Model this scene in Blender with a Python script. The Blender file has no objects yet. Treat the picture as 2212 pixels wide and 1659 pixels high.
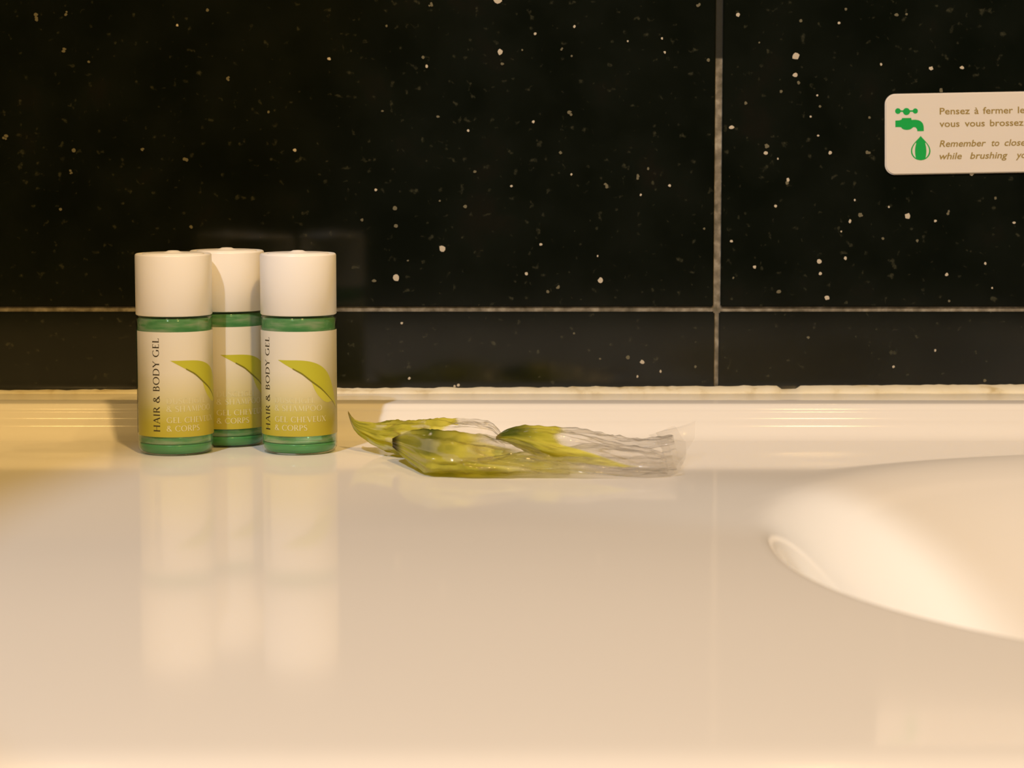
import bpy, bmesh, math, random
from mathutils import Vector, noise
import numpy as np

S = bpy.context.scene
COL = S.collection
R = math.radians
random.seed(7)

# ------------------------------------------------------------------ camera
F_PX, CAM_H, HORIZON = 5000.0, 0.116, 300.0
TP = (829.5 - HORIZON) / F_PX
cam_d = bpy.data.cameras.new('camera')
cam_d.sensor_width = 36.0
cam_d.lens = F_PX / 2212.0 * 36.0
cam_d.clip_start = 0.01
cam_d.dof.use_dof = True
cam_d.dof.focus_distance = 0.87
cam_d.dof.aperture_fstop = 18
cam = bpy.data.objects.new('camera', cam_d)
cam.location = (0, 0, CAM_H)
cam.rotation_euler = (R(90) - math.atan(TP), 0, 0)
COL.objects.link(cam)
S.camera = cam

# ------------------------------------------------------------------ world, lamps, exposure
w = bpy.data.worlds.new('world'); S.world = w; w.use_nodes = True
w.node_tree.nodes['Background'].inputs[0].default_value = (1.0, 0.80, 0.55, 1)
w.node_tree.nodes['Background'].inputs[1].default_value = 0.05

S.cycles.transparent_max_bounces = 64
S.cycles.max_bounces = 16
S.view_settings.view_transform = 'Standard'
S.view_settings.look = 'None'
S.view_settings.exposure = 0.0
S.view_settings.gamma = 1.0
S.view_settings.use_curve_mapping = False

def aim(o, target):
    d = Vector(target) - o.location
    o.rotation_euler = d.to_track_quat('-Z', 'Y').to_euler()

def area(name, loc, target, size, power, col):
    l = bpy.data.lights.new(name, 'AREA'); l.shape = 'DISK'; l.size = size
    l.energy = power; l.color = col
    o = bpy.data.objects.new(name, l); o.location = loc; COL.objects.link(o); aim(o, target)
    return o

def spot(name, loc, target, half, blend, power, col, size):
    l = bpy.data.lights.new(name, 'SPOT'); l.spot_size = 2 * half; l.spot_blend = blend
    l.energy = power; l.color = col; l.shadow_soft_size = size
    o = bpy.data.objects.new(name, l); o.location = loc; COL.objects.link(o); aim(o, target)
    return o

AMBER, WHITE = (1.0, 0.62, 0.21), (0.55, 0.72, 1.0)
spot('ceiling_spotlight', (-0.52, -0.45, 1.50), (0.25, 0.71, 0), R(11.62), 0.05, 75, WHITE, 0.025)
area('ceiling_lamp_right', (0.38, -0.45, 1.50), (-0.05, 0.75, 0.03), 0.10, 22.5, AMBER)
area('ceiling_lamp_left', (-0.55, -0.45, 1.50), (-0.05, 0.75, 0.03), 0.12, 9, AMBER)
spot('mirror_lamp', (0.42, 0.725, 0.90), (-0.17, 0.84, 0), R(10.5), 0.8, 3.4, AMBER, 0.012)
spot('mirror_lamp', (0.30, 0.905, 0.69), (-0.17, 0.84, 0), R(13.5), 0.8, 1.9, AMBER, 0.012)
spot('basin_fill_spot', (0.85, 0.40, 0.20), (0.114, 0.716, -0.028), R(4.5), 0.45, 13, (0.95, 0.93, 0.9), 0.015)  # added low spot out of view, only to brighten the basin wall

# ------------------------------------------------------------------ helpers
def tilt(py):
    k = (py - 829.5) / F_PX
    return (k + TP) / (1 - k * TP)
CP = math.cos(math.atan(TP)); SP = math.sin(math.atan(TP))
def at(px, py, Y):
    """the point at depth Y that the photograph shows at this pixel"""
    z = CAM_H - tilt(py) * Y
    dep = Y * CP + (CAM_H - z) * SP
    return Vector(((px - 1106) / F_PX * dep, Y, z))

def link(name, me, mat=None, parent=None):
    o = bpy.data.objects.new(name, me); COL.objects.link(o)
    if mat:
        for m in (mat if isinstance(mat, list) else [mat]): me.materials.append(m)
    if parent: o.parent = parent
    return o

def mesh(name, verts, faces, mat=None, parent=None, smooth=False):
    me = bpy.data.meshes.new(name)
    me.from_pydata([tuple(v) for v in verts], [], faces)
    if smooth: me.polygons.foreach_set('use_smooth', [True] * len(me.polygons))
    me.update()
    return link(name, me, mat, parent)

def from_bm(name, bm, mat=None, parent=None, smooth=False):
    me = bpy.data.meshes.new(name); bm.to_mesh(me); bm.free()
    if smooth: me.polygons.foreach_set('use_smooth', [True] * len(me.polygons))
    return link(name, me, mat, parent)

def structure(o): o['kind'] = 'structure'; return o
def tag(o, label, cat, group=None):
    o['label'] = label; o['category'] = cat
    if group: o['group'] = group
    return o
def empty(name, loc, rz=0):
    o = bpy.data.objects.new(name, None); o.empty_display_size = 0.01
    o.location = loc; o.rotation_euler = (0, 0, rz); COL.objects.link(o); return o

def box_bm(x0, x1, y0, y1, z0, z1, bev=0.0, seg=1):
    bm = bmesh.new()
    bmesh.ops.create_cube(bm, size=1)
    for v in bm.verts:
        v.co = Vector(((x0 + x1) / 2 + v.co.x * (x1 - x0), (y0 + y1) / 2 + v.co.y * (y1 - y0), (z0 + z1) / 2 + v.co.z * (z1 - z0)))
    if bev: bmesh.ops.bevel(bm, geom=bm.edges[:], offset=bev, segments=seg, affect='EDGES')
    return bm

def lathe(name, prof, mat, parent, n=72):
    """profile of (radius, z); radius 0 closes the end"""
    V, Fc, rings = [], [], []
    for r, z in prof:
        if r < 1e-7: V.append((0, 0, z)); rings.append([len(V) - 1])
        else:
            b = len(V)
            V += [(r * math.cos(2 * math.pi * k / n), r * math.sin(2 * math.pi * k / n), z) for k in range(n)]
            rings.append(list(range(b, b + n)))
    for a, b in zip(rings, rings[1:]):
        for k in range(n):
            k2 = (k + 1) % n
            if len(a) == 1 and len(b) == 1: continue
            if len(a) == 1: Fc.append((a[0], b[k2], b[k]))
            elif len(b) == 1: Fc.append((a[k], a[k2], b[0]))
            else: Fc.append((a[k], a[k2], b[k2], b[k]))
    o = mesh(name, V, Fc, mat, parent, True)
    bm = bmesh.new(); bm.from_mesh(o.data); bmesh.ops.recalc_face_normals(bm, faces=bm.faces); bm.to_mesh(o.data); bm.free()
    return o

# ------------------------------------------------------------------ materials
def new_mat(name):
    m = bpy.data.materials.new(name); m.use_nodes = True
    nt = m.node_tree
    return m, nt, nt.nodes['Principled BSDF']

def plain(name, col, rough=0.5, ior=1.45, **kw):
    m, nt, b = new_mat(name)
    b.inputs['Base Color'].default_value = (*col, 1)
    b.inputs['Roughness'].default_value = rough
    b.inputs['IOR'].default_value = ior
    for k, v in kw.items(): b.inputs[k.replace('_', ' ')].default_value = v
    return m

def N(nt, typ, **kw):
    n = nt.nodes.new(typ)
    for k, v in kw.items(): setattr(n, k, v)
    return n

def ramp(nt, src, stops):
    r = N(nt, 'ShaderNodeValToRGB')
    e = r.color_ramp.elements
    while len(e) < len(stops): e.new(0.5)
    for i, (p, c) in enumerate(stops):
        e[i].position = p; e[i].color = (*c, 1) if len(c) == 3 else c
    nt.links.new(src, r.inputs[0]); return r

def fresnel(nt, ior):
    """Fresnel of a thin sheet: the same seen from either face"""
    g = N(nt, 'ShaderNodeNewGeometry'); m = N(nt, 'ShaderNodeMapRange')
    m.inputs[3].default_value = ior; m.inputs[4].default_value = 1 / ior
    nt.links.new(g.outputs['Backfacing'], m.inputs[0])
    f = N(nt, 'ShaderNodeFresnel'); nt.links.new(m.outputs[0], f.inputs[0]); return f

def tile_material():
    m, nt, b = new_mat('black_stone_tile')
    g = N(nt, 'ShaderNodeNewGeometry')
    n1 = N(nt, 'ShaderNodeTexNoise'); n1.inputs['Scale'].default_value = 45; n1.inputs['Detail'].default_value = 6
    nt.links.new(g.outputs['Position'], n1.inputs['Vector'])
    c1 = ramp(nt, n1.outputs['Fac'], [(0.35, (0.0022, 0.0042, 0.0030)), (0.62, (0.0048, 0.0072, 0.0055)), (0.8, (0.0085, 0.0082, 0.0065))])
    # fine grey specks, fading in and out over the slab
    v = N(nt, 'ShaderNodeTexVoronoi'); v.inputs['Scale'].default_value = 260; v.feature = 'F1'
    nt.links.new(g.outputs['Position'], v.inputs['Vector'])
    v2 = N(nt, 'ShaderNodeTexNoise'); v2.inputs['Scale'].default_value = 320; v2.inputs['Detail'].default_value = 3
    nt.links.new(g.outputs['Position'], v2.inputs['Vector'])
    sp = ramp(nt, v.outputs['Distance'], [(0.0, (1, 1, 1)), (0.22, (0, 0, 0))])
    sel = ramp(nt, v.outputs['Color'], [(0.80, (0, 0, 0)), (0.97, (1, 1, 1))])
    sp2 = ramp(nt, v2.outputs['Fac'], [(0.64, (0, 0, 0)), (0.80, (0.5, 0.5, 0.5))])
    mul = N(nt, 'ShaderNodeMath', operation='MULTIPLY')
    nt.links.new(sp.outputs[0], mul.inputs[0]); nt.links.new(sel.outputs[0], mul.inputs[1])
    add = N(nt, 'ShaderNodeMath', operation='ADD'); add.use_clamp = True
    nt.links.new(mul.outputs[0], add.inputs[0]); nt.links.new(sp2.outputs[0], add.inputs[1])
    sc = N(nt, 'ShaderNodeMath', operation='MULTIPLY'); sc.inputs[1].default_value = 0.60
    nt.links.new(add.outputs[0], sc.inputs[0])
    mix = N(nt, 'ShaderNodeMix', data_type='RGBA')
    nt.links.new(sc.outputs[0], mix.inputs['Factor']); nt.links.new(c1.outputs[0], mix.inputs['A'])
    mix.inputs['B'].default_value = (0.14, 0.14, 0.085, 1)
    nt.links.new(mix.outputs['Result'], b.inputs['Base Color'])
    b.inputs['Roughness'].default_value = 0.11
    b.inputs['IOR'].default_value = 1.62
    return m
M_TILE = tile_material()

def grout_material():
    m, nt, b = new_mat('grey_grout')
    g = N(nt, 'ShaderNodeNewGeometry')
    n = N(nt, 'ShaderNodeTexNoise'); n.inputs['Scale'].default_value = 260; n.inputs['Detail'].default_value = 5
    nt.links.new(g.outputs['Position'], n.inputs['Vector'])
    c = ramp(nt, n.outputs['Fac'], [(0.30, (0.10, 0.09, 0.06)), (0.5, (0.20, 0.175, 0.13)), (0.70, (0.36, 0.33, 0.26))])
    # the upper run of the joint turns near-black above a fixed height
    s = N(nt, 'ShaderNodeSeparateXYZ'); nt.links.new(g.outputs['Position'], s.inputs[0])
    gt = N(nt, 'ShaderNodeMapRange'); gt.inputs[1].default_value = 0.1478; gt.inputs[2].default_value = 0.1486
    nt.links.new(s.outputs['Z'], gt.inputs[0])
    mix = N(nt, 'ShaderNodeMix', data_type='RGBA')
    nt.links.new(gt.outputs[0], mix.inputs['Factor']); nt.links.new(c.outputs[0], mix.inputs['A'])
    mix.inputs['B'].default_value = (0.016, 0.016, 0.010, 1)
    nt.links.new(mix.outputs['Result'], b.inputs['Base Color'])
    b.inputs['Roughness'].default_value = 0.85
    bump = N(nt, 'ShaderNodeBump'); bump.inputs['Distance'].default_value = 0.0006; bump.inputs['Strength'].default_value = 0.6
    nt.links.new(n.outputs['Fac'], bump.inputs['Height']); nt.links.new(bump.outputs[0], b.inputs['Normal'])
    return m
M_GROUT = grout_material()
M_FLECK = plain('pale_stone_fleck', (0.52, 0.47, 0.38), 0.3)
M_FLECK_DIM = plain('dull_stone_fleck', (0.14, 0.13, 0.085), 0.3)
M_TOP = plain('white_cast_resin', (0.80, 0.78, 0.745), 0.075, 1.13)
M_SEAL = None
def sealant_material():
    m, nt, b = new_mat('cream_sealant')
    g = N(nt, 'ShaderNodeNewGeometry')
    n = N(nt, 'ShaderNodeTexNoise'); n.inputs['Scale'].default_value = 120; n.inputs['Detail'].default_value = 5
    nt.links.new(g.outputs['Position'], n.inputs['Vector'])
    c = ramp(nt, n.outputs['Fac'], [(0.25, (0.55, 0.46, 0.26)), (0.42, (0.76, 0.70, 0.52)), (0.7, (0.80, 0.76, 0.62))])
    nt.links.new(c.outputs[0], b.inputs['Base Color']); b.inputs['Roughness'].default_value = 0.5
    return m
M_SEAL = sealant_material()
M_WALL = plain('brown_paint', (0.10, 0.09, 0.06), 0.8)
M_FLOOR = plain('dark_floor_tile', (0.10, 0.085, 0.06), 0.5)
M_CEIL = plain('white_ceiling_paint', (0.55, 0.50, 0.42), 0.9)
M_CAP = plain('white_cap_plastic', (0.93, 0.91, 0.88), 0.32, 1.4)
M_SIGN = plain('white_sign_plastic', (0.74, 0.70, 0.65), 0.22)
M_INK = plain('olive_print', (0.31, 0.225, 0.055), 0.5)
M_GREEN = plain('green_print', (0.003, 0.38, 0.07), 0.45)
M_BLACKINK = plain('dark_label_print', (0.046, 0.034, 0.014), 0.5)
M_PALEINK = plain('pale_label_print', (0.68, 0.65, 0.40), 0.5)
M_LEAF_A = plain('lime_leaf_print', (0.50, 0.50, 0.035), 0.42)
M_LEAF_B = plain('yellow_leaf_print', (0.58, 0.57, 0.07), 0.42)
M_LEAF_C = plain('leaf_midrib_print', (0.20, 0.19, 0.015), 0.45)

# ------------------------------------------------------------------ room shell
WY = 0.940                                   # face of the tiles
XL, XR, YB, ZF, ZC = -1.0, 1.15, -1.35, -0.86, 1.60
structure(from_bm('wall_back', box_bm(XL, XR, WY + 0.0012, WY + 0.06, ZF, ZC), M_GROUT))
structure(from_bm('wall_left', box_bm(XL - 0.05, XL, YB, WY + 0.06, ZF, ZC), M_WALL))
structure(from_bm('wall_right', box_bm(XR, XR + 0.05, YB, WY + 0.06, ZF, ZC), M_WALL))
structure(from_bm('wall_front', box_bm(XL - 0.05, XR + 0.05, YB - 0.05, YB, ZF, ZC), M_WALL))
structure(from_bm('floor', box_bm(XL - 0.05, XR + 0.05, YB - 0.05, WY + 0.06, ZF - 0.05, ZF), M_FLOOR))
structure(from_bm('ceiling', box_bm(XL - 0.05, XR + 0.05, YB - 0.05, WY + 0.06, ZC, ZC + 0.05), M_CEIL))
wall = bpy.data.objects['wall_back']

# tiles: 300 mm pitch, joints recessed; the lowest row is cut
GX = at(1551, 400, WY).x
GZ = at(1100, 668, WY).z
PITCH = 0.300
tile_at = {}
meshes = {}
for r in range(-3, 6):
    z0 = GZ + r * PITCH; z1 = z0 + PITCH
    for c in range(-4, 4):
        x0 = GX + c * PITCH; x1 = x0 + PITCH
        jx = 0.00145 if r >= 0 else 0.0009
        xa, xb = max(x0 + jx, XL + .001), min(x1 - jx, XR - .001)
        za, zb = max(z0 + 0.001, ZF + 0.001), min(z1 - 0.001, ZC - 0.001)
        if xb - xa < 0.01 or zb - za < 0.01: continue
        if r == -1: za = 0.0137 if True else za
        if r == -1: za = -0.254
        wd, ht = round(xb - xa, 5), round(zb - za, 5)
        key = (wd, ht)
        if key not in meshes:
            bm = box_bm(-wd / 2, wd / 2, 0, 0.009, -ht / 2, ht / 2, 0.0005, 2)
            me = bpy.data.meshes.new('tile'); bm.to_mesh(me); bm.free(); me.materials.append(M_TILE)
            meshes[key] = me
        o = bpy.data.objects.new('tile', meshes[key]); COL.objects.link(o)
        o.location = ((xa + xb) / 2, WY + random.uniform(-0.00015, 0.00015), (za + zb) / 2)
        o.parent = wall
        tile_at[(c, r)] = o

# pale stone flecks in the tiles the photograph shows: px, py, size px, bright(1)/dull(0)
FL = {
 (-1, 0): [(1080,112,7,1),(955,537,9.5,1),(856,600,9.5,1),(1297,605,7,1),(1156,73,4.5,1),(1011,282,4,1),(1436,113,3.5,1),(1105,402,3.6,1),(1446,401,4,1),
   (922,143,4.5,1),(812,410,4,1),(711,127,4,1),(383,55,4,1),(637,324,4,1),(495,170,7,0),(400,342,8,0),(10,297,8,0),(78,37,9,0),(143,29,6,0),(140,108,6,0),
   (192,134,4,0),(307,324,6,0),(159,325,5,0),(154,371,6,0),(450,22,6,0),(835,56,3.5,0),(1152,263,4,1),(1213,104,6,0),(1211,330,4.5,0),(1310,402,7,0),
   (1380,382,7,0),(1400,364,4,0),(1168,528,4.5,1),(1137,591,4,1),(1205,622,6,0),(1183,630,5,0),(808,606,5,0),(1005,446,5,0),(1026,371,4,0),(1075,0,10,1),
   (930,8,7,0),(1509,12,7,0),(1530,130,5,0),(853,450,5,0),(855,488,5,0),(782,475,4,0),(1241,57,3.5,1),(1430,83,3,1),(1356,89,3,1),(1235,121,3,0),
   (950,434,3,0),(881,563,3,0),(1234,377,3,1),(1085,138,4,0),(914,124,4,0),(1128,108,3,0),(1232,245,6,0),(1384,421,3,1),(1521,494,3,0),(1291,553,2.5,1),
   (826,240,3,0),(946,252,4,0),(131,452,4,0),(413,490,5,0),(580,242,4,0)],
 (0, 0): [(1719,121,10,1),(1717,162,7,1),(1594,32,6,1),(1812,50,4,1),(1730,45,4,0),(1903,139,4,1),(2011,148,5,1),(2078,146,5,1),(1960,467,7,1),(1770,565,6,1),
   (1772,591,5,1),(1826,558,4.5,1),(2128,569,4.5,1),(2045,593,5,1),(2020,477,4,1),(1836,478,4.5,1),(1793,330,5.5,1),(1786,643,6,1),(1702,388,4.5,1),(1675,445,4,1),
   (1655,313,8,0),(1654,330,5,1),(1857,461,8,0),(1580,275,6,1),(1751,252,3.5,1),(1687,198,4,0),(1725,179,4,0),(1817,500,3,1),(1846,432,3,1),(1907,515,4.5,0),
   (1981,520,4,0),(2099,376,5,1),(2035,193,7,0),(2190,481,4,1),(2150,428,4,0),(1876,327,7,0),(1580,521,3.5,1),(1630,577,4,1),(1920,447,3,1),(1936,32,5,0),
   (1825,22,6,0),(1958,31,3,0),(1640,92,3,0),(1765,206,3,1),(1771,230,3,0),(1767,293,3,1),(1680,343,3,1),(1878,254,3,0),(1611,223,4,0),(2143,622,3,1),
   (2050,650,3,0),(1682,630,5,0),(1584,600,3,0),(2050,460,7,0),(1700,395,4,0)],
 (-1, -1): [(1387,782,5.5,1),(1427,802,3.5,1),(990,832,5,1),(1377,813,3,1),(868,698,3.5,1),(982,834,3.5,1),(1502,792,4,0),(1356,772,5,0),(884,817,4,1),(1296,775,3,0),(1240,720,3,0)],
 (0, -1): [(1746,729,3.5,0),(1930,792,3,1),(2020,757,3,1),(2127,822,4,0)],
}
rf = random.Random(21)
for key in [(c, r) for c in (-3, -2, -1, 0, 1, 2) for r in (-1, 0, 1)]:      # the stone goes on beside and above the view
    t = tile_at[key]; sx, sz = t.dimensions.x / 2 - .004, t.dimensions.z / 2 - .004
    for _ in range(34 if key[1] < 0 else 90):
        x, z = t.location.x + rf.uniform(-sx, sx), t.location.z + rf.uniform(-sz, sz)
        dep = WY * CP + (CAM_H - z) * SP; up_ = ((CAM_H - z) * CP - WY * SP) / dep
        px, py = 1106 + x / dep * F_PX, 829.5 + up_ * F_PX
        if z < .012 or (-12 < px < 2224 and py > -12): continue
        FL.setdefault(key, []).append((px, py, rf.choice((3, 3, 3.5, 4, 4, 5, 6, 8)), rf.random() < .5))
for key, L in FL.items():
    t = tile_at[key]
    for bright, mname in ((1, M_FLECK), (0, M_FLECK_DIM)):
        V, Fc = [], []
        for px, py, s, b_ in L:
            if b_ != bright: continue
            p = at(px, py, WY)
            blobs = [(0, 0, s)] if bright or s < 6 else [(random.uniform(-s, s) * .5, random.uniform(-s, s) * .6, s * random.uniform(.35, .7)) for _ in range(3)]
            for bx, bz, sz in blobs:
                rr = sz * 0.000188 * 0.92; n = 9; base = len(V)
                ex, ez, ph = random.uniform(.75, 1.15), random.uniform(.75, 1.15), random.uniform(0, 6.28)
                c = Vector((p.x + bx * .000188, WY - 0.00030, p.z + bz * .000188))
                V.append(tuple(c + Vector((0, -0.00006, 0)) - t.location))
                ring = []
                for k in range(n):
                    a = ph + 2 * math.pi * k / n; q = rr * random.uniform(.72, 1.1)
                    ring.append(Vector((math.cos(a) * q * ex, 0, math.sin(a) * q * ez)))
                V += [tuple(c + v - t.location) for v in ring]
                V += [tuple(c + v + Vector((0, 0.0004, 0)) - t.location) for v in ring]
                for k in range(n):
                    k2 = (k + 1) % n
                    Fc.append((base, base + 1 + k2, base + 1 + k))
                    Fc.append((base + 1 + k, base + 1 + k2, base + 1 + n + k2, base + 1 + n + k))
        if V:
            o = mesh('fleck', V, Fc, mname, t); o['kind'] = 'stuff'

# ------------------------------------------------------------------ vanity top with moulded basin and upstand
YF, YU = 0.424, 0.886                                   # front edge of the flat, foot of the upstand
sy = np.array([0.40, 0.408, 0.418, 0.424, 0.430, 0.437, 0.466, 0.50, 0.55, 0.62, 0.72, 0.90])
ss = np.array([0.9, 0.60, 0.30, 0.12, 0.01, -0.014, -0.0155, -0.008, 0.003, 0.006, 0.0, 0.0])
yy = np.linspace(0.40, 0.90, 2001)
sl = np.interp(yy, sy, ss)
zz = np.concatenate([[0], np.cumsum((sl[1:] + sl[:-1]) / 2 * np.diff(yy))]); zz -= zz[-1]
def zdeck(y): return float(np.interp(y, yy, zz))
BCX, BCY, BA, BB, BDEPTH = 0.247, 0.652, 0.171, 0.173, 0.115
DX0, DX1 = -0.80, 0.95
def zbasin(q, th):
    """q: metres inside the rim; th: direction from the basin centre"""
    back = max(0.0, math.sin(th)); left = max(0.0, -math.cos(th))
    rho = 0.0035 + 0.034 * back ** 1.5
    S0 = 1.5 - 0.75 * back ** 2 * (1 - left)
    if q <= -rho: return 0.0
    g = (q + rho) ** 2 / (4 * rho) if q < rho else q
    return -BDEPTH * (1 - math.exp(-g * S0 / BDEPTH))
def make_vanity():
    V, Fc = [], []
    nt_ = 480
    inner = [0.0, .12, .24, .36, .46, .55, .62, .68, .73, .77, .80, .83, .855, .875, .89, .905, .92, .93, .94, .95, .958, .966, .973, .979, .985, .99, .995, 1.0]
    ths = [2 * math.pi * k / nt_ for k in range(nt_)]
    for cx_, cy_ in ((DX0, YF - .016), (DX1, YF - .016), (DX0, YU), (DX1, YU)):        # snap the nearest rays to the corners
        a = math.atan2(cy_ - BCY, cx_ - BCX) % (2 * math.pi)
        i = min(range(nt_), key=lambda k: abs(ths[k] - a)); ths[i] = a
    outd = [0.001, 0.002, 0.0032, 0.005, 0.0075, 0.011, 0.016, 0.022, 0.029, 0.037]
    V.append((BCX, BCY, -0.1035)); rings = []
    for f in inner[1:]:
        ring = []
        for th in ths:
            rad = 1 / math.sqrt((math.cos(th) / BA) ** 2 + (math.sin(th) / BB) ** 2)
            x, y = BCX + rad * f * math.cos(th), BCY + rad * f * math.sin(th)
            ring.append(len(V)); V.append((x, y, zdeck(y) + zbasin((1 - f) * rad, th)))
        rings.append(ring)
    Y0 = YF - 0.016
    def border(th):
        c, s = math.cos(th), math.sin(th); t = 1e9
        if c > 1e-9: t = min(t, (DX1 - BCX) / c)
        if c < -1e-9: t = min(t, (DX0 - BCX) / c)
        if s > 1e-9: t = min(t, (YU - BCY) / s)
        if s < -1e-9: t = min(t, (Y0 - BCY) / s)
        return t
    for j in range(64):
        ring = []
        for th in ths:
            rad = 1 / math.sqrt((math.cos(th) / BA) ** 2 + (math.sin(th) / BB) ** 2)
            tb = border(th)
            if j < len(outd): d = rad + min(outd[j], (tb - rad) * (j + 1) / 64 * 3)
            else:
                f = (j + 1 - len(outd)) / (64 - len(outd)); d0 = rad + min(outd[-1], (tb - rad) * len(outd) / 64 * 3)
                d = d0 + (tb - d0) * f
            x, y = BCX + d * math.cos(th), BCY + d * math.sin(th)
            ring.append(len(V)); V.append((x, y, zdeck(y) + zbasin(-(d - rad), th)))
        rings.append(ring)
    # centre fan of the basin
    for k in range(nt_): Fc.append((0, rings[0][k], rings[0][(k + 1) % nt_]))
    for a, b in zip(rings, rings[1:]):
        for k in range(nt_):
            k2 = (k + 1) % nt_
            Fc.append((a[k], b[k], b[k2], a[k2]))
    def extrude(prof, xs):
        base = len(V); n = len(prof)
        for x in xs: V.extend([(x, y, z) for y, z in prof])
        for i in range(len(xs) - 1):
            for k in range(n - 1):
                a = base + i * n + k
                Fc.append((a, a + n, a + n + 1, a + 1))
    xs = [DX0 + (DX1 - DX0) * i / 60 for i in range(61)]
    # cove, upstand face, rounded top edge, ledge to the wall
    prof = [(YU, zdeck(YU))]
    for k in range(1, 9):
        a = R(84) * k / 8
        prof.append((YU + 0.009 * math.sin(a), 0.009 * (1 - math.cos(a))))
    yt, zt = 0.9005, 0.0130
    for k in range(0, 9):
        a = R(84) - R(84) * k / 8
        prof.append((yt - 0.0035 * math.sin(a) + .0, zt - 0.0035 + 0.0035 * math.cos(a)))
    prof += [(0.91, 0.0131), (WY - 0.0008, 0.0133), (WY - 0.0008, -0.045)]
    extrude(prof, xs)
    # bull-nosed front and underside
    zf = zdeck(Y0); pr = []; a0 = math.atan(0.60)
    for k in range(0, 13):
        a = a0 + (math.pi / 2 - a0) * k / 12
        pr.append((Y0 - 0.011 * (math.sin(a) - math.sin(a0)), zf - 0.011 * (math.cos(a0) - math.cos(a))))
    pr += [(pr[-1][0], -0.040), (pr[-1][0] + 0.005, -0.045)]
    extrude(pr[::-1], xs)
    extrude([(WY - 0.0008, -0.045), (0.86, -0.045)], xs)
    o = mesh('washbasin', V, Fc, M_TOP, None, True)
    return o
van = make_vanity()
tag(van, 'glossy white vanity top with moulded round basin and low upstand against black tiles', 'washbasin')

# sealant bead along the upstand (irregular, with a gap)
def make_seal():
    V, Fc = [], []; n = 900; pts = 7
    for i in range(n + 1):
        x = DX0 + (DX1 - DX0) * i / n
        f = min(1, max(0, (x + 0.21) / 0.42))
        top = 0.0009 + 0.0024 * f + 0.00045 * noise.noise((x * 130, 3, 0)) + 0.0003 * noise.noise((x * 420, 9, 0))
        px = 1106 + x / 0.946 * F_PX
        if 1685 < px < 1722: top -= 0.0012
        top = max(top, 0.0003)
        wd = 0.0065 + 0.0008 * noise.noise((x * 60, 5, 2))
        for k in range(pts):
            a = math.pi / 2 * k / (pts - 1)
            V.append((x, WY - 0.0006 - wd * math.cos(a), 0.0131 + top * (math.sin(a) * .9 + .1 * k / (pts - 1))))
    for i in range(n):
        for k in range(pts - 1):
            a = i * pts + k
            Fc.append((a, a + pts, a + pts + 1, a + 1))
    return mesh('sealant_bead', V, Fc, M_SEAL, van, True)
seal = make_seal(); seal['label'] = 'uneven cream sealant bead along the upstand'

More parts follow.
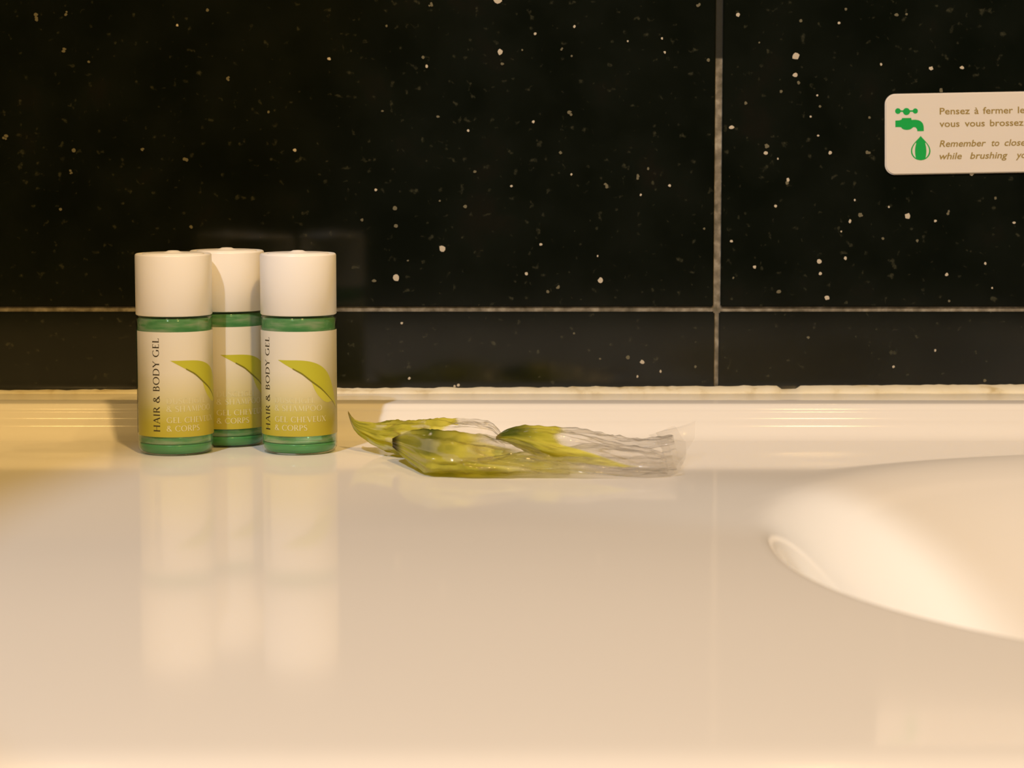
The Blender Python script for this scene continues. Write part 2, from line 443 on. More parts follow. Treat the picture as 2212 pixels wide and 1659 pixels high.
# ------------------------------------------------------------------ stroke lettering (thick and thin roman capitals)
TK, TN = 0.15, 0.062
def arc(cx, cy, rx, ry, a0, a1, n=14):
    P, W = [], []
    for k in range(n + 1):
        a = R(a0 + (a1 - a0) * k / n)
        P.append((cx + rx * math.cos(a), cy + ry * math.sin(a))); W.append(TN + (TK - TN) * abs(math.cos(a)) ** 1.3)
    return P, W
def ln(x0, y0, x1, y1, w_): return [(x0, y0), ((x0 + x1) / 2, (y0 + y1) / 2), (x1, y1)], [w_] * 3
def serif(x, y, h=0.11): return ln(x - h, y, x + h, y, 0.04)
def stem(x, y0=0.0, y1=1.0): return [ln(x, y0, x, y1, TK), serif(x, y0 + .02), serif(x, y1 - .02)]
GLY = {
 'H': (0.86, stem(.14) + stem(.72) + [ln(.14, .51, .72, .51, TN)]),
 'A': (0.84, [ln(.10, 0, .42, 1, TN), ln(.42, 1, .76, 0, TK), ln(.2, .33, .64, .33, TN), serif(.10, .02), serif(.76, .02)]),
 'I': (0.32, stem(.16)),
 'R': (0.74, stem(.14) + [arc(.32, .74, .24, .235, 90, -90), ln(.14, .975, .32, .975, TN), ln(.14, .505, .32, .505, TN), ln(.36, .5, .70, .02, TK)]),
 'B': (0.70, stem(.14) + [arc(.32, .76, .20, .215, 90, -90), arc(.34, .28, .24, .255, 90, -90), ln(.14, .975, .32, .975, TN), ln(.14, .54, .34, .54, TN), ln(.14, .025, .34, .025, TN)]),
 'O': (1.0, [arc(.5, .5, .42, .475, 0, 360, 30)]),
 'D': (0.92, stem(.14) + [arc(.36, .5, .46, .475, 90, -90, 20), ln(.14, .975, .36, .975, TN), ln(.14, .025, .36, .025, TN)]),
 'Y': (0.78, [ln(.06, 1, .40, .48, TK), ln(.72, 1, .40, .48, TN), ln(.40, 0, .40, .5, TK), serif(.4, .02), serif(.08, .98), serif(.7, .98)]),
 'G': (0.92, [arc(.5, .5, .42, .475, 48, 318, 24), ln(.80, .08, .80, .42, TK), serif(.80, .42)]),
 'E': (0.60, stem(.14) + [ln(.14, .97, .50, .97, TN), ln(.14, .52, .44, .52, TN), ln(.14, .03, .53, .03, TN), ln(.50, .84, .50, .99, .05), ln(.53, .01, .53, .17, .05)]),
 'L': (0.58, stem(.14) + [ln(.14, .03, .53, .03, TN), ln(.53, .01, .53, .18, .05)]),
 'U': (0.82, [ln(.14, .33, .14, 1, TK), ln(.68, .33, .68, 1, TN), arc(.41, .34, .27, .32, 180, 360), serif(.14, .98), serif(.68, .98)]),
 'S': (0.58, [arc(.29, .745, .20, .23, 30, 235), arc(.29, .27, .22, .25, 55, -150), ln(.175, .60, .42, .44, TK)]),
 'C': (0.84, [arc(.5, .5, .42, .475, 45, 315, 24), ln(.80, .78, .80, .95, .05)]),
 'M': (1.02, [ln(.12, 0, .20, 1, TN), ln(.20, 1, .51, .1, TK), ln(.51, .1, .83, 1, TN), ln(.83, 1, .90, 0, TK), serif(.12, .02), serif(.90, .02)]),
 'P': (0.64, stem(.14) + [arc(.30, .73, .24, .245, 90, -90), ln(.14, .975, .30, .975, TN), ln(.14, .485, .30, .485, TN)]),
 'V': (0.80, [ln(.06, 1, .40, 0, TK), ln(.74, 1, .40, 0, TN), serif(.08, .98), serif(.72, .98)]),
 'X': (0.78, [ln(.08, 1, .70, 0, TK), ln(.70, 1, .08, 0, TN), serif(.08, .98), serif(.70, .98), serif(.08, .02), serif(.70, .02)]),
 '&': (0.88, [arc(.36, .77, .16, .20, -60, 250, 18), arc(.34, .28, .27, .26, 110, 385, 20), ln(.24, .63, .80, .02, TK), ln(.42, .60, .25, .50, TN)]),
 ' ': (0.30, []),
}
def letters(text, xy_map, length, height, V, Fc, track=0.06):
    """lays text along u (0..length) and v (0..height); xy_map(u, v) gives the point"""
    total = sum(GLY[c][0] + track for c in text) - track
    sx = length / total; u = 0
    for c in text:
        wdt, strokes = GLY[c]
        for P, W in strokes:
            b = len(V); n = len(P)
            for i in range(n):
                p0, p1 = P[max(0, i - 1)], P[min(n - 1, i + 1)]
                dx, dy = p1[0] - p0[0], p1[1] - p0[1]; l = math.hypot(dx, dy) or 1
                nx, ny = -dy / l * W[i] / 2, dx / l * W[i] / 2
                for s in (1, -1):
                    V.append(xy_map((u + P[i][0] + s * nx) * sx, (P[i][1] + s * ny) * height))
            for i in range(n - 1): Fc.append((b + 2 * i, b + 2 * i + 1, b + 2 * i + 3, b + 2 * i + 2))
        u += wdt + track

# ------------------------------------------------------------------ bottles
def label_material():
    m, nt, b = new_mat('printed_label')
    tc = N(nt, 'ShaderNodeUVMap')
    s = N(nt, 'ShaderNodeSeparateXYZ'); nt.links.new(tc.outputs[0], s.inputs[0])
    # pale above, lime haze and a lime foot below (v: 0 bottom .. 1 top)
    c = ramp(nt, s.outputs['Y'], [(0.0, (0.47, 0.41, 0.035)), (0.13, (0.50, 0.44, 0.055)), (0.24, (0.56, 0.51, 0.14)), (0.36, (0.64, 0.59, 0.32)), (0.62, (0.74, 0.70, 0.57)), (1.0, (0.77, 0.74, 0.66))])
    # green-grey tone at the left of the leaf
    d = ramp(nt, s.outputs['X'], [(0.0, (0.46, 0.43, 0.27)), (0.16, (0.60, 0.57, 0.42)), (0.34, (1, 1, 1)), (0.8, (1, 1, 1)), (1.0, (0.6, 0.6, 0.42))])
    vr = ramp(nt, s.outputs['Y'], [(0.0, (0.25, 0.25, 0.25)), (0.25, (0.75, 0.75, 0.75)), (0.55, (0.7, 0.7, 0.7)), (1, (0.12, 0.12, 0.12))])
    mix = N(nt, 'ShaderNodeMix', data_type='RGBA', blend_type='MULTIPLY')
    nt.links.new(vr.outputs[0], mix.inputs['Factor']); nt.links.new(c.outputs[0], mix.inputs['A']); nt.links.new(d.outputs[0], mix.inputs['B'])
    nt.links.new(mix.outputs['Result'], b.inputs['Base Color'])
    b.inputs['Roughness'].default_value = 0.4
    return m
M_LABEL = label_material()

def shell_material():
    m = bpy.data.materials.new('clear_bottle_plastic'); m.use_nodes = True
    nt = m.node_tree; nt.nodes.clear()
    out = N(nt, 'ShaderNodeOutputMaterial'); t = N(nt, 'ShaderNodeBsdfTransparent'); g = N(nt, 'ShaderNodeBsdfGlossy')
    t.inputs[0].default_value = (0.90, 0.95, 0.88, 1); g.inputs['Roughness'].default_value = 0.05
    fr = fresnel(nt, 1.40)
    mx = N(nt, 'ShaderNodeMixShader')
    nt.links.new(fr.outputs[0], mx.inputs[0]); nt.links.new(t.outputs[0], mx.inputs[1]); nt.links.new(g.outputs[0], mx.inputs[2])
    nt.links.new(mx.outputs[0], out.inputs[0]); return m
M_SHELL = shell_material()
def gel_material():
    m, nt, b = new_mat('green_gel')
    tc = N(nt, 'ShaderNodeTexCoord')
    mp = N(nt, 'ShaderNodeMapping'); mp.inputs['Scale'].default_value = (90, 90, 420)
    nt.links.new(tc.outputs['Object'], mp.inputs[0])
    n = N(nt, 'ShaderNodeTexNoise'); n.inputs['Scale'].default_value = 1.0; n.inputs['Detail'].default_value = 2
    nt.links.new(mp.outputs[0], n.inputs['Vector'])
    c = ramp(nt, n.outputs['Fac'], [(0.34, (0.16, 0.58, 0.22)), (0.5, (0.36, 0.78, 0.36)), (0.66, (0.74, 0.92, 0.64))])
    nt.links.new(c.outputs[0], b.inputs['Base Color'])
    b.inputs['Roughness'].default_value = 0.06; b.inputs['IOR'].default_value = 1.36
    b.inputs['Transmission Weight'].default_value = 0.66
    return m
M_GEL = gel_material()

M_BASE = plain('refraction_green_plastic', (0.15, 0.52, 0.20), 0.15, 1.45, Transmission_Weight=0.45)  # darker green than the gel, imitates refraction at the bottle foot
RB, RC = 0.01397, 0.01410
def cyl(deg, z, r): return (r * math.sin(R(deg)), -r * math.cos(R(deg)), z)

def make_bottle():
    root = empty('hair_gel_bottle', (0, 0, 0))
    body = lathe('bottle_body', [(0, 0.0), (RB - 0.0022, 0.0), (RB - 0.0009, 0.0005), (RB - 0.0002, 0.0016), (RB, 0.003), (RB, 0.0500), (RB - .0002, 0.0508), (RB - 0.0012, 0.0512), (RB - 0.0016, 0.0530)], M_SHELL, root)
    # liquid, above a floor piece coloured darker in place of refraction
    lathe('gel', [(0, 0.0046), (0.0105, 0.0044), (0.0134, 0.0042), (0.01355, 0.0046), (0.01355, 0.0496), (0.0130, 0.0505), (0, 0.0506)], M_GEL, root)
    lathe('base', [(0, 0.0014), (0.009, 0.0006), (0.0112, 0.0004), (0.0126, 0.0009), (0.0133, 0.0020), (0.01355, 0.0032), (0.01355, 0.0038), (0.0132, 0.0041), (0, 0.0042)], M_BASE, root)['label'] = 'floor of the bottle, darker green painted in for refraction'
    # cap: straight wall, fine rounded top edge, dished disc with a thumb bump
    lathe('cap', [(RC - 0.0012, 0.0513), (RC - 0.0003, 0.0513), (RC, 0.0516), (RC, 0.0731), (RC - 0.00015, 0.0736), (RC - 0.0006, 0.0739), (RC - 0.0011, 0.0739), (RC - 0.0014, 0.0737), (RC - 0.0017, 0.0736), (0, 0.0736)], M_CAP, root)
    lathe('cap_disc', [(0.0113, 0.0735), (0.0113, 0.0739), (0.0109, 0.0741), (0.0040, 0.0741), (0.0031, 0.0744), (0.0018, 0.0749), (0, 0.0750)], M_CAP, root, 40)
    # label
    A0, A1, Z0, Z1, RL = -76.0, 268.0, 0.0071, 0.0457, RB + 0.00008
    n = 96; V, Fc = [], []
    for i in range(n + 1):
        a = A0 + (A1 - A0) * i / n
        V += [cyl(a, Z0, RL), cyl(a, Z1, RL)]
    for i in range(n): Fc.append((2 * i, 2 * i + 2, 2 * i + 3, 2 * i + 1))
    lab = mesh('label', V, Fc, M_LABEL, root, True)
    uv = lab.data.uv_layers.new(name='UVMap')
    for li, lo in enumerate(lab.data.loops):
        vi = lo.vertex_index; a = A0 + (A1 - A0) * (vi // 2) / n
        uv.data[li].uv = ((a - A0) / 150.0, vi % 2)
    # leaf print
    rp = RL + 0.00004
    up = [(-7.1, .0353), (6.3, .03525), (24, .0353), (36, .0351), (44.6, .0347), (57.9, .0335), (69.8, .0315), (77.8, .0290), (84.9, .0256), (90.5, .0221), (100, .0164)]
    mid = [(-7.1, .0353), (13.4, .0325), (30.9, .0301), (44.6, .0273), (61.1, .0244), (77.8, .0209), (90, .0187), (100, .0164)]
    low = [(44.6, .0273), (48.8, .0247), (54.8, .0222), (64.5, .0200), (73.5, .0191), (82.5, .0196), (86, .0194)]
    def samp(pts, m):
        p = np.array(pts); d = np.concatenate([[0], np.cumsum(np.hypot(np.diff(p[:, 0]) * .25, np.diff(p[:, 1]) * 1000))])
        t = np.linspace(0, d[-1], m)
        a, b = np.interp(t, d, p[:, 0]), np.interp(t, d, p[:, 1])
        for _ in range(2):
            a[1:-1] = (a[:-2] + 2 * a[1:-1] + a[2:]) / 4; b[1:-1] = (b[:-2] + 2 * b[1:-1] + b[2:]) / 4
        return list(zip(a, b))
    def strip(name, e0, e1, mat, rad, k=8):
        m = len(e0); V, Fc = [], []
        for (a0, z0), (a1, z1) in zip(e0, e1):
            for j in range(k + 1):
                t = j / k; V.append(cyl(a0 + (a1 - a0) * t, z0 + (z1 - z0) * t, rad))
        for i in range(m - 1):
            for j in range(k):
                a = i * (k + 1) + j; Fc.append((a, a + k + 1, a + k + 2, a + 1))
        return mesh(name, V, Fc, mat, lab, True)
    strip('leaf_print', samp(up, 30), samp(mid, 30), M_LEAF_A, rp)
    md = samp(mid, 60)
    seg = [q for q in md if q[0] >= 44.6 and q[0] <= 87]
    lo_ = samp(low, len(seg))
    strip('leaf_print', seg, lo_, M_LEAF_B, rp)
    n2 = len(md)
    e0 = [(a, z + 0.00050 * math.sin(math.pi * min(1, i / n2 * 1.1)) ** .7) for i, (a, z) in enumerate(md)]
    e1 = [(a, z - 0.00022 * math.sin(math.pi * min(1, i / n2)) ) for i, (a, z) in enumerate(md)]
    strip('leaf_midrib', e0[12:], e1[12:], M_LEAF_C, rp + 0.00003, 2)
    # lettering
    V, Fc = [], []
    deg = lambda m: math.degrees(m / RL)
    # upright text, reading upwards; cap tops point left
    letters('HAIR & BODY GEL', lambda u, v: cyl(-24.0 - deg(v), 0.0090 + u, rp), 0.0345, 0.0027, V, Fc, 0.10)
    t = mesh('lettering', V, Fc, M_BLACKINK, lab); t['label'] = 'dark upright lettering HAIR & BODY GEL'
    V, Fc = [], []
    for txt, end, z0 in (('DUSCHGEL', 50, .0194), ('& SHAMPOO', 62, .0165), ('GEL CHEVEUX', 69, .0124), ('& CORPS', 37.5, .0093)):
        letters(txt, lambda u, v, z0=z0: cyl(-13.7 + deg(u), z0 + v, rp + 0.00003), (end + 13.7) / 57.3 * RL, 0.0021, V, Fc, 0.10)
    t = mesh('lettering', V, Fc, M_PALEINK, lab); t['label'] = 'pale lettering over the lime foot of the label'
    return root

def kids(o): return [c for c in bpy.data.objects if c.parent is o]
def copy_tree(o, parent=None):
    c = o.copy(); COL.objects.link(c)
    if parent: c.parent = parent
    for ch in kids(o): copy_tree(ch, c)
    return c

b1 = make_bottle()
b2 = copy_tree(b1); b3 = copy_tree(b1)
G = 'hair and body gel bottles'
def put(o, px, Y, rot, label):
    p = at(px, 800, Y)
    o.location = (p.x, Y, zdeck(Y) + 0.0001); o.rotation_euler = (0, 0, R(rot)); tag(o, label, 'bottle', G)
put(b1, 378, 0.8555, 8.4, 'small green gel bottle with white cap, front left of the three, touching frame-left shadow')
put(b2, 646, 0.8575, -20.8, 'small green gel bottle with white cap, front right, beside the plastic wrapper')
put(b3, 493, 0.8790, 2.0, 'small green gel bottle with white cap standing behind and between the two others')
b1['label'] = 'small green gel bottle with white cap, front left of the three, farthest from the wrapper'

# ------------------------------------------------------------------ notice sign on the tiles
def make_sign():
    o3 = at(1912, 203, WY - 0.0015)
    root = empty('notice_sign', (o3.x, WY, o3.z))
    root.rotation_euler = (0, R(-1.05), 0)
    s = 0.946 / F_PX                                    # metres per photo pixel at the wall
    W_, H_ = 520 * s, 172 * s
    # rounded plate
    rad, th = 22 * s, 0.0014; pts = []
    for cx_, cz_, a0 in ((W_ - rad, -rad, 0), (rad, -rad, 90), (rad, -H_ + rad, 180), (W_ - rad, -H_ + rad, 270)):
        for k in range(9):
            a = R(a0 + 90 * k / 8); pts.append((cx_ + rad * math.cos(a), cz_ + rad * math.sin(a)))
    bm = bmesh.new()
    fr = bm.faces.new([bm.verts.new((x, -th, z)) for x, z in pts])
    ex = bmesh.ops.extrude_face_region(bm, geom=[fr])
    for v in [g for g in ex['geom'] if isinstance(g, bmesh.types.BMVert)]: v.co.y = 0.0002
    bmesh.ops.recalc_face_normals(bm, faces=bm.faces)
    rim = [e for e in bm.edges if all(abs(v.co.y + th) < 1e-6 for v in e.verts)]
    bmesh.ops.bevel(bm, geom=rim, offset=0.0005, segments=3, affect='EDGES')
    bmesh.ops.recalc_face_normals(bm, faces=bm.faces)
    plate = from_bm('plate', bm, M_SIGN, root)
    c = s / 5.946
    def L(cx_, cy_, lift=0.00006):                        # crop pixel -> plate point, undoing the tilt
        return Vector(((cx_ - 418) * c, -th - lift, -((cy_ - 245) + (cx_ - 418) * 0.0183) * c))
    def poly(bm, P, lift=0.00006):
        f = bm.faces.new([bm.verts.new(L(x, y, lift)) for x, y in P])
    def circ(cx_, cy_, rx, ry=None, n=24): return [(cx_ + rx * math.cos(2 * math.pi * k / n), cy_ + (ry or rx) * math.sin(2 * math.pi * k / n)) for k in range(n)]
    # tap symbol
    bm = bmesh.new()
    poly(bm, circ(580, 460, 36)); poly(bm, circ(688, 466, 45)); poly(bm, circ(800, 459, 33))
    poly(bm, [(580, 451), (800, 449), (800, 469), (580, 471)], 0.00004)
    poly(bm, [(547, 580), (600, 576), (626, 566), (632, 548), (748, 546), (752, 570), (800, 568), (840, 574), (872, 590), (895, 615), (906, 650), (908, 712), (826, 713), (820, 685), (803, 665), (780, 661), (764, 670), (748, 684), (722, 694), (690, 697), (660, 693), (636, 683), (620, 664), (600, 661), (547, 662)])
    bmesh.ops.recalc_face_normals(bm, faces=bm.faces); bmesh.ops.triangulate(bm, faces=bm.faces)
    t = from_bm('tap_symbol', bm, M_GREEN, root); t['label'] = 'green tap symbol'
    # drop: thin outline plus a filled core
    def half(y, top=772, cy_=962, rx=124, bot=1080):
        if y < cy_: return rx * math.sin(math.pi / 2 * (y - top) / (cy_ - top)) ** 1.12
        return rx * math.sqrt(max(0, 1 - ((y - cy_) / (bot - cy_)) ** 2))
    bm = bmesh.new(); n = 40
    ys = [772 + 308 * (k / n) for k in range(n + 1)]
    def band(fa, fb, lift):
        prev = None
        for y in ys:
            cur = (bm.verts.new(L(868 + fa(y), y, lift)), bm.verts.new(L(868 + fb(y), y, lift)))
            if prev: bm.faces.new((prev[0], prev[1], cur[1], cur[0]))
            prev = cur
    inner = lambda y: max(0, half(min(1080, y + 3)) - 17) if 850 < y < 1062 else 0
    band(lambda y: -half(y), lambda y: -inner(y), 0.00006)
    band(lambda y: inner(y), lambda y: half(y), 0.00006)
    core = lambda y: min(half(y), 72 - 14 * min(1.4, ((y - 965) / 95) ** 2) if y > 870 else 58)
    band(lambda y: -core(y), lambda y: core(y), 0.00009)
    bmesh.ops.remove_doubles(bm, verts=bm.verts, dist=1e-8)
    t = from_bm('drop_symbol', bm, M_GREEN, root); t['label'] = 'green water drop symbol'
    # four lines of print, word by word
    lines = [
        [('Pensez', 1108, 1490), ('\u00e0', 1547, 1603), ('fermer', 1655, 2035), ('le', 2097, 2185)],
        [('vous', 1105, 1360), ('vous', 1425, 1680), ('brossez', 1745, 2170)],
        [('Remember', 1105, 1695), ('to', 1765, 1865), ('close', 1930, 2195)],
        [('while', 1105, 1390), ('brushing', 1495, 1970), ('your', 2075, 2330)]]
    base = [502, 660, 911, 1068]
    for li, ws in enumerate(lines):
        V, Fc = [], []
        for wd, xa, xb in ws:
            cu = bpy.data.curves.new('t', 'FONT'); cu.body = wd; cu.size = 1.0; cu.resolution_u = 3
            cu.offset = 0.013
            if li >= 2: cu.shear = 0.2
            ob = bpy.data.objects.new('t', cu); COL.objects.link(ob)
            bpy.context.view_layer.update()
            me = bpy.data.meshes.new_from_object(ob)
            co = np.array([v.co[:] for v in me.vertices]); x0, x1 = co[:, 0].min(), co[:, 0].max()
            kx = (xb - xa) / (x1 - x0); ky = 86 / 0.73; b0 = len(V)
            bl = base[li] - (xa - 1108) * 0.0165
            for x, y, _ in co: V.append(L(xa + (x - x0) * kx, bl - y * ky - (x - x0) * kx * 0.0165))
            for p in me.polygons: Fc.append([b0 + i for i in p.vertices])
            bpy.data.objects.remove(ob); bpy.data.curves.remove(cu); bpy.data.meshes.remove(me)
        mesh('lettering', V, Fc, M_INK, root)
    tag(root, 'white plastic water saving notice with green tap symbol stuck on the black tiles', 'sign')
make_sign()

# ------------------------------------------------------------------ crumpled plastic wrapper
def film_material():
    m = bpy.data.materials.new('printed_clear_film'); m.use_nodes = True
    nt = m.node_tree; nt.nodes.clear()
    out = N(nt, 'ShaderNodeOutputMaterial')
    at_ = N(nt, 'ShaderNodeAttribute'); at_.attribute_name = 'print'
    t = N(nt, 'ShaderNodeBsdfTransparent'); t.inputs[0].default_value = (0.985, 0.98, 0.97, 1)
    tp = N(nt, 'ShaderNodeBsdfTransparent'); nt.links.new(at_.outputs['Color'], tp.inputs[0])
    d = N(nt, 'ShaderNodeBsdfDiffuse'); tl = N(nt, 'ShaderNodeBsdfTranslucent')
    nt.links.new(at_.outputs['Color'], d.inputs[0]); nt.links.new(at_.outputs['Color'], tl.inputs[0])
    dm = N(nt, 'ShaderNodeMixShader'); dm.inputs[0].default_value = 0.35
    nt.links.new(d.outputs[0], dm.inputs[1]); nt.links.new(tl.outputs[0], dm.inputs[2])
    ink = N(nt, 'ShaderNodeMixShader'); ink.inputs[0].default_value = 0.62
    nt.links.new(tp.outputs[0], ink.inputs[1]); nt.links.new(dm.outputs[0], ink.inputs[2])
    body = N(nt, 'ShaderNodeMixShader')
    nt.links.new(at_.outputs['Alpha'], body.inputs[0]); nt.links.new(t.outputs[0], body.inputs[1]); nt.links.new(ink.outputs[0], body.inputs[2])
    g = N(nt, 'ShaderNodeBsdfGlossy'); g.inputs['Roughness'].default_value = 0.11
    fr = fresnel(nt, 1.36)
    mx = N(nt, 'ShaderNodeMixShader')
    hf = N(nt, 'ShaderNodeMath', operation='MULTIPLY'); hf.inputs[1].default_value = 0.55; nt.links.new(fr.outputs[0], hf.inputs[0])
    nt.links.new(hf.outputs[0], mx.inputs[0]); nt.links.new(body.outputs[0], mx.inputs[1]); nt.links.new(g.outputs[0], mx.inputs[2])
    nt.links.new(mx.outputs[0], out.inputs[0]); return m
M_FILM = film_material()

def ridge(x, y, z):
    return 1 - abs(noise.noise((x, y, z))) * 2
def lerp(a, b, t): return a + (b - a) * t
def setcol(o, cols):
    a = o.data.color_attributes.new('print', 'FLOAT_COLOR', 'POINT')
    a.data.foreach_set('color', [c for q in cols for c in q])

LIME, YEL, DARK, OLIVE, MILK = (0.68, 0.66, 0.09), (0.90, 0.86, 0.17), (0.15, 0.19, 0.03), (0.42, 0.34, 0.09), (0.99, 0.97, 0.94)
def cmix(a, b, t): t = max(0, min(1, t)); return tuple(lerp(p, q, t) for p, q in zip(a, b))

def pillow(name, keys, seed, printer, parent, nu=160, nv=84, amp=0.0011):
    """closed crumpled tube; keys: (u, X, Y, Zc, half depth, half height)"""
    K = np.array(keys); V, Fc, C = [], [], []
    def key(u):
        r = [0.0] * 5
        for o_, wt in ((-.03, .25), (0, .5), (.03, .25)):
            if u < .04 or u > .96: o_ *= min(u, 1 - u) / .04
            for k in range(5): r[k] += wt * float(np.interp(u + o_, K[:, 0], K[:, k + 1]))
        return r
    for i in range(nu + 1):
        u = i / nu
        X, Y, Z, wy, hz = key(u)
        for j in range(nv):
            v = 2 * math.pi * j / nv
            cy_, cz_ = math.cos(v), math.sin(v)
            ry = math.copysign(abs(cy_) ** 0.85, cy_); rz = math.copysign(abs(cz_) ** 0.9, cz_)
            k = min(1, wy / 0.010)
            # long pleats that fan along the length, and a few small crumples
            a, b = math.cos(v) * 1.5, math.sin(v) * 1.5
            q1 = ridge(u * 1.3 + seed, a * 1.2 + u * 1.2, b * 1.2 + seed * 2.1)
            q2 = ridge(u * 2.6 + 5 * seed, a * 2.3 - u * 1.5, b * 2.3 + 4.2)
            q3 = ridge(u * 9, a * 3.0 + seed, b * 3.0 + 7.7)
            q4 = noise.noise((u * 26, a * 7, b * 7 + seed))
            f = amp * k * (q4 * 0.22 + (q1 - .6) * 1.5 + (q2 - .6) * 0.9 + (q3 - .6) * 0.45)
            y = Y + (wy + f) * ry; z = Z + (hz + f) * rz
            x = X + 0.0010 * k * noise.noise((u * 4, a, b + seed))
            V.append((x, y, max(z, 0.00035 + zdeck(y) + 0.0002 * (1 + cz_))))
            C.append(printer(u, v, a, b, cz_))
    for i in range(nu):
        for j in range(nv):
            j2 = (j + 1) % nv
            Fc.append((i * nv + j, i * nv + j2, (i + 1) * nv + j2, (i + 1) * nv + j))
    o = mesh(name, V, Fc, M_FILM, parent, True); setcol(o, C); return o

wrap = empty('plastic_wrapper', (0, 0, 0))
def sm(x, a, b): t = max(0, min(1, (x - a) / (b - a))); return t * t * (3 - 2 * t)
def nz(x, y, z): return noise.noise((x, y, z))
def line(val, wd): return max(0, 1 - abs(val) / wd)
def print_back(u, v, a, b, cz):
    n1 = nz(u * 3, a * .8, b + 1.3); n2 = nz(u * 8, a * 2, b * 2)
    c = cmix(LIME, YEL, 0.25 + 0.8 * n1); c = cmix(c, DARK, max(0, n2 - .08) * 1.1); c = cmix(c, MILK, .45 * sm(n2, -.18, -.34))
    edge = .60 + .07 * n1 + .05 * b
    c = cmix(c, YEL, .8 * sm(u, edge - .10, edge))
    al = .86 * (1 - sm(u, edge, edge + .03)) + .13
    l = line(nz(u * 1.6 + 3, a * 1.2, b * 1.2), .035) * sm(u, .15, .3)
    c = cmix(c, OLIVE, .8 * l); al = max(al, .7 * l)
    if u > edge + .03: c = cmix(MILK, OLIVE, l)
    return (*cmix(OLIVE, c, sm(u, 0, .07)), al)
def print_front(u, v, a, b, cz):
    n1 = nz(u * 3 + 2, a * .8, b + 7.3); n2 = nz(u * 7, a * 2, b * 2 + 4)
    c = cmix(LIME, YEL, 0.5 + 0.8 * n1)
    c = cmix(c, DARK, .85 * line(u - .22, .17) * sm(cz, .0, .5) + max(0, n2 - .15) * .8); c = cmix(c, MILK, .25 * sm(n2, -.22, -.36))
    low = sm(-cz, -.25, .15)                                 # the strip along the deck stays printed
    edge = .40 + .08 * n1 + .20 * low
    al = .88 * (1 - sm(u, edge, edge + .16)) + .10 + .40 * low * (1 - sm(u, .7, .95))
    l = line(nz(u * 1.1 + 9, a * 1.1, b * 1.1 + 2), .04) * sm(u, .2, .4)
    al = max(al, .75 * l); c = cmix(c, MILK, .8 * sm(u, edge, edge + .2)); c = cmix(c, OLIVE, .8 * l)
    return (*cmix((.10, .07, .02), c, sm(u, .015, .075)), al)
def print_right(u, v, a, b, cz):
    n1 = nz(u * 3, a * .8, b + 11.3); n2 = nz(u * 7, a * 2, b * 2 + 9)
    c = cmix(LIME, YEL, 0.2 + 2.0 * (u - .1) + .6 * n1)
    c = cmix(c, DARK, .95 * (1 - sm(u, .10, .26)) * sm(cz, -.1, .5) + max(0, n2 - .12) * .8)
    low = line(cz + .10, .55) * sm(-math.cos(v), .2, .7)      # green run down the front fold
    edge = .34 + .05 * n1 + .36 * low
    al = .90 * (1 - sm(u, edge, edge + .05 + .15 * low)) + .20
    l = max(line(nz(u * .9 + 7, a * 1.3, b * 1.3 + 5), .045), .8 * line(nz(u * .8 + 2, a * 1.5, b * 1.5 + 15), .035)) * sm(u, .1, .25) * (1 - .6 * sm(u, .7, 1))
    c = cmix(c, MILK, sm(u, edge, edge + .1)); al = max(al, .62 * l); c = cmix(c, OLIVE, .8 * l)
    return (*cmix(OLIVE, c, sm(u, 0, .05)), al)
pillow('film', [
    (0.00, -0.0612, 0.858, 0.0146, 0.0004, 0.0004),
    (0.06, -0.0590, 0.857, 0.0094, 0.0018, 0.0020),
    (0.20, -0.0500, 0.852, 0.0068, 0.0080, 0.0040),
    (0.40, -0.0400, 0.848, 0.0068, 0.0140, 0.0060),
    (0.60, -0.0292, 0.846, 0.0070, 0.0180, 0.0064),
    (0.80, -0.0160, 0.846, 0.0068, 0.0170, 0.0062),
    (0.93, -0.0066, 0.845, 0.0060, 0.0130, 0.0052),
    (1.00, -0.0025, 0.844, 0.0036, 0.0050, 0.0020)], 1.7, print_back, wrap, amp=0.0014)
pillow('film', [
    (0.00, -0.0430, 0.826, 0.0072, 0.0012, 0.0016),
    (0.08, -0.0385, 0.822, 0.0068, 0.0080, 0.0040),
    (0.20, -0.0300, 0.812, 0.0060, 0.0230, 0.0060),
    (0.45, -0.0158, 0.810, 0.0056, 0.0260, 0.0056),
    (0.70,  0.0010, 0.808, 0.0044, 0.0230, 0.0043),
    (0.88,  0.0110, 0.802, 0.0028, 0.0150, 0.0026),
    (1.00,  0.0200, 0.796, 0.0012, 0.0050, 0.0010)], 3.1, print_front, wrap, amp=0.0015)
def print_under(u, v, a, b, cz):
    n1 = nz(u * 3 + 5, a * .8, b + 3.3); l = line(nz(u * 1.0 + 19, a * 1.3, b * 1.3 + 12), .05)
    c = cmix(cmix(YEL, LIME, .3), MILK, sm(u, .25, .7))
    return (*cmix(c, OLIVE, .7 * l), max(.34 * (1 - sm(u, .35, .85)) + .04, .45 * l))
pillow('film', [
    (0.00, -0.0120, 0.806, 0.0022, 0.0100, 0.0012),
    (0.25,  0.0060, 0.808, 0.0030, 0.0220, 0.0027),
    (0.55,  0.0250, 0.809, 0.0036, 0.0250, 0.0034),
    (0.85,  0.0440, 0.808, 0.0034, 0.0230, 0.0032),
    (1.00,  0.0540, 0.806, 0.0026, 0.0150, 0.0020)], 8.9, print_under, wrap, amp=0.0012)
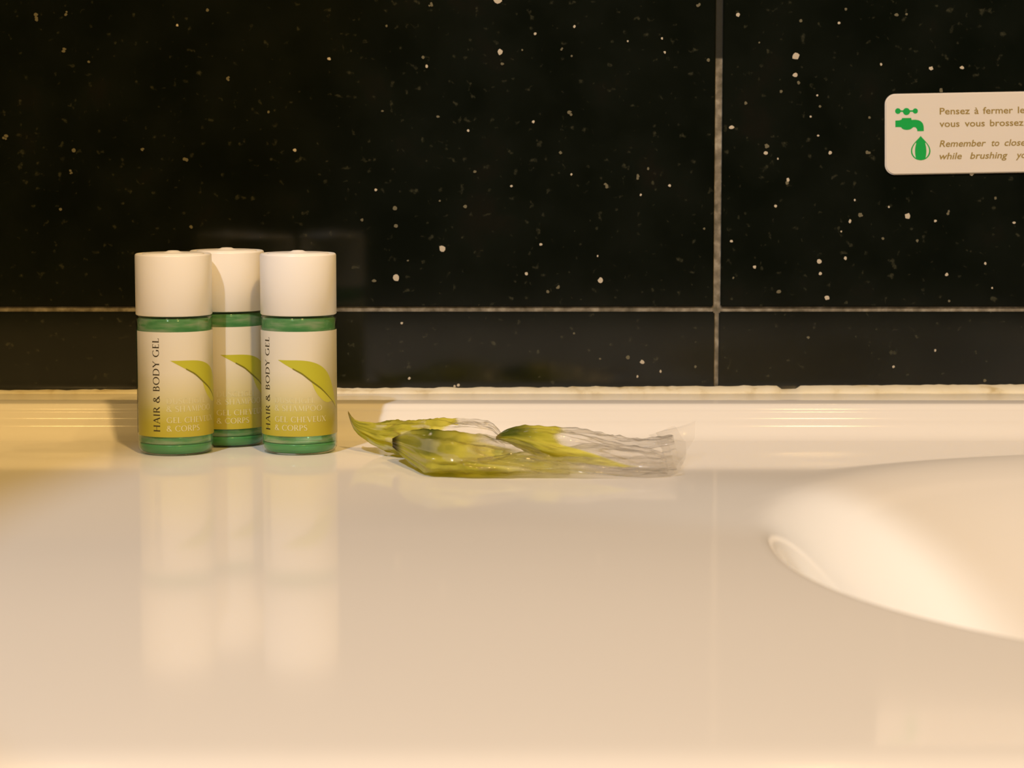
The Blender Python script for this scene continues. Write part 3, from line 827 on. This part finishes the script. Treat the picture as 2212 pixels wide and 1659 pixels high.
pillow('film', [
    (0.00, -0.0058, 0.826, 0.0090, 0.0004, 0.0005),
    (0.05, -0.0030, 0.827, 0.0096, 0.0040, 0.0014),
    (0.14,  0.0020, 0.828, 0.0094, 0.0090, 0.0030),
    (0.30,  0.0125, 0.825, 0.0074, 0.0150, 0.0052),
    (0.50,  0.0258, 0.820, 0.0060, 0.0220, 0.0056),
    (0.70,  0.0390, 0.815, 0.0047, 0.0270, 0.0043),
    (0.86,  0.0489, 0.813, 0.0047, 0.0280, 0.0041),
    (1.00,  0.0575, 0.815, 0.0054, 0.0240, 0.0040)], 5.3, print_right, wrap)
# open end of the wrapper: a loose flap that fans out to a raised tip
def make_tail(inn, out, alpha, sd):
    nu, nv = 30, 60; V, Fc, C = [], [], []
    I, O = np.array(inn), np.array(out); t = np.linspace(0, 1, len(inn))
    for i in range(nu + 1):
        u = i / nu
        for j in range(nv + 1):
            v = j / nv
            p0 = [float(np.interp(v, t, I[:, k])) for k in range(3)]; p1 = [float(np.interp(v, t, O[:, k])) for k in range(3)]
            p = [lerp(x, y, u) for x, y in zip(p0, p1)]
            f = 0.0009 * noise.noise((u * .7 + sd, v * 4.5, sd)) + 0.0004 * noise.noise((u * 1.5, v * 13, sd + 3))
            p[1] += f * 2; p[2] += f
            V.append((p[0], p[1], max(p[2], 0.0005))); C.append((*MILK, alpha + .10 * max(0, noise.noise((u * 2, v * 7, sd)))))
    for i in range(nu):
        for j in range(nv):
            a = i * (nv + 1) + j; Fc.append((a, a + 1, a + nv + 2, a + nv + 1))
    o = mesh('film_flap', V, Fc, M_FILM, wrap, True); setcol(o, C)
    o['label'] = 'clear unprinted end flap'
make_tail([(.052, .838, .0092), (.053, .826, .0090), (.053, .810, .0060), (.050, .790, .0010)],
          [(.0672, .842, .0136), (.0662, .832, .0088), (.0610, .815, .0036), (.0545, .789, .0007)], .12, 2.0)
make_tail([(.050, .842, .0080), (.052, .834, .0070), (.054, .824, .0050), (.054, .805, .0020)],
          [(.0600, .846, .0100), (.0635, .838, .0060), (.0625, .824, .0030), (.0590, .803, .0006)], .12, 6.0)
tag(wrap, 'crumpled clear plastic wrapper with lime green leaf print lying beside the bottles', 'wrapper')
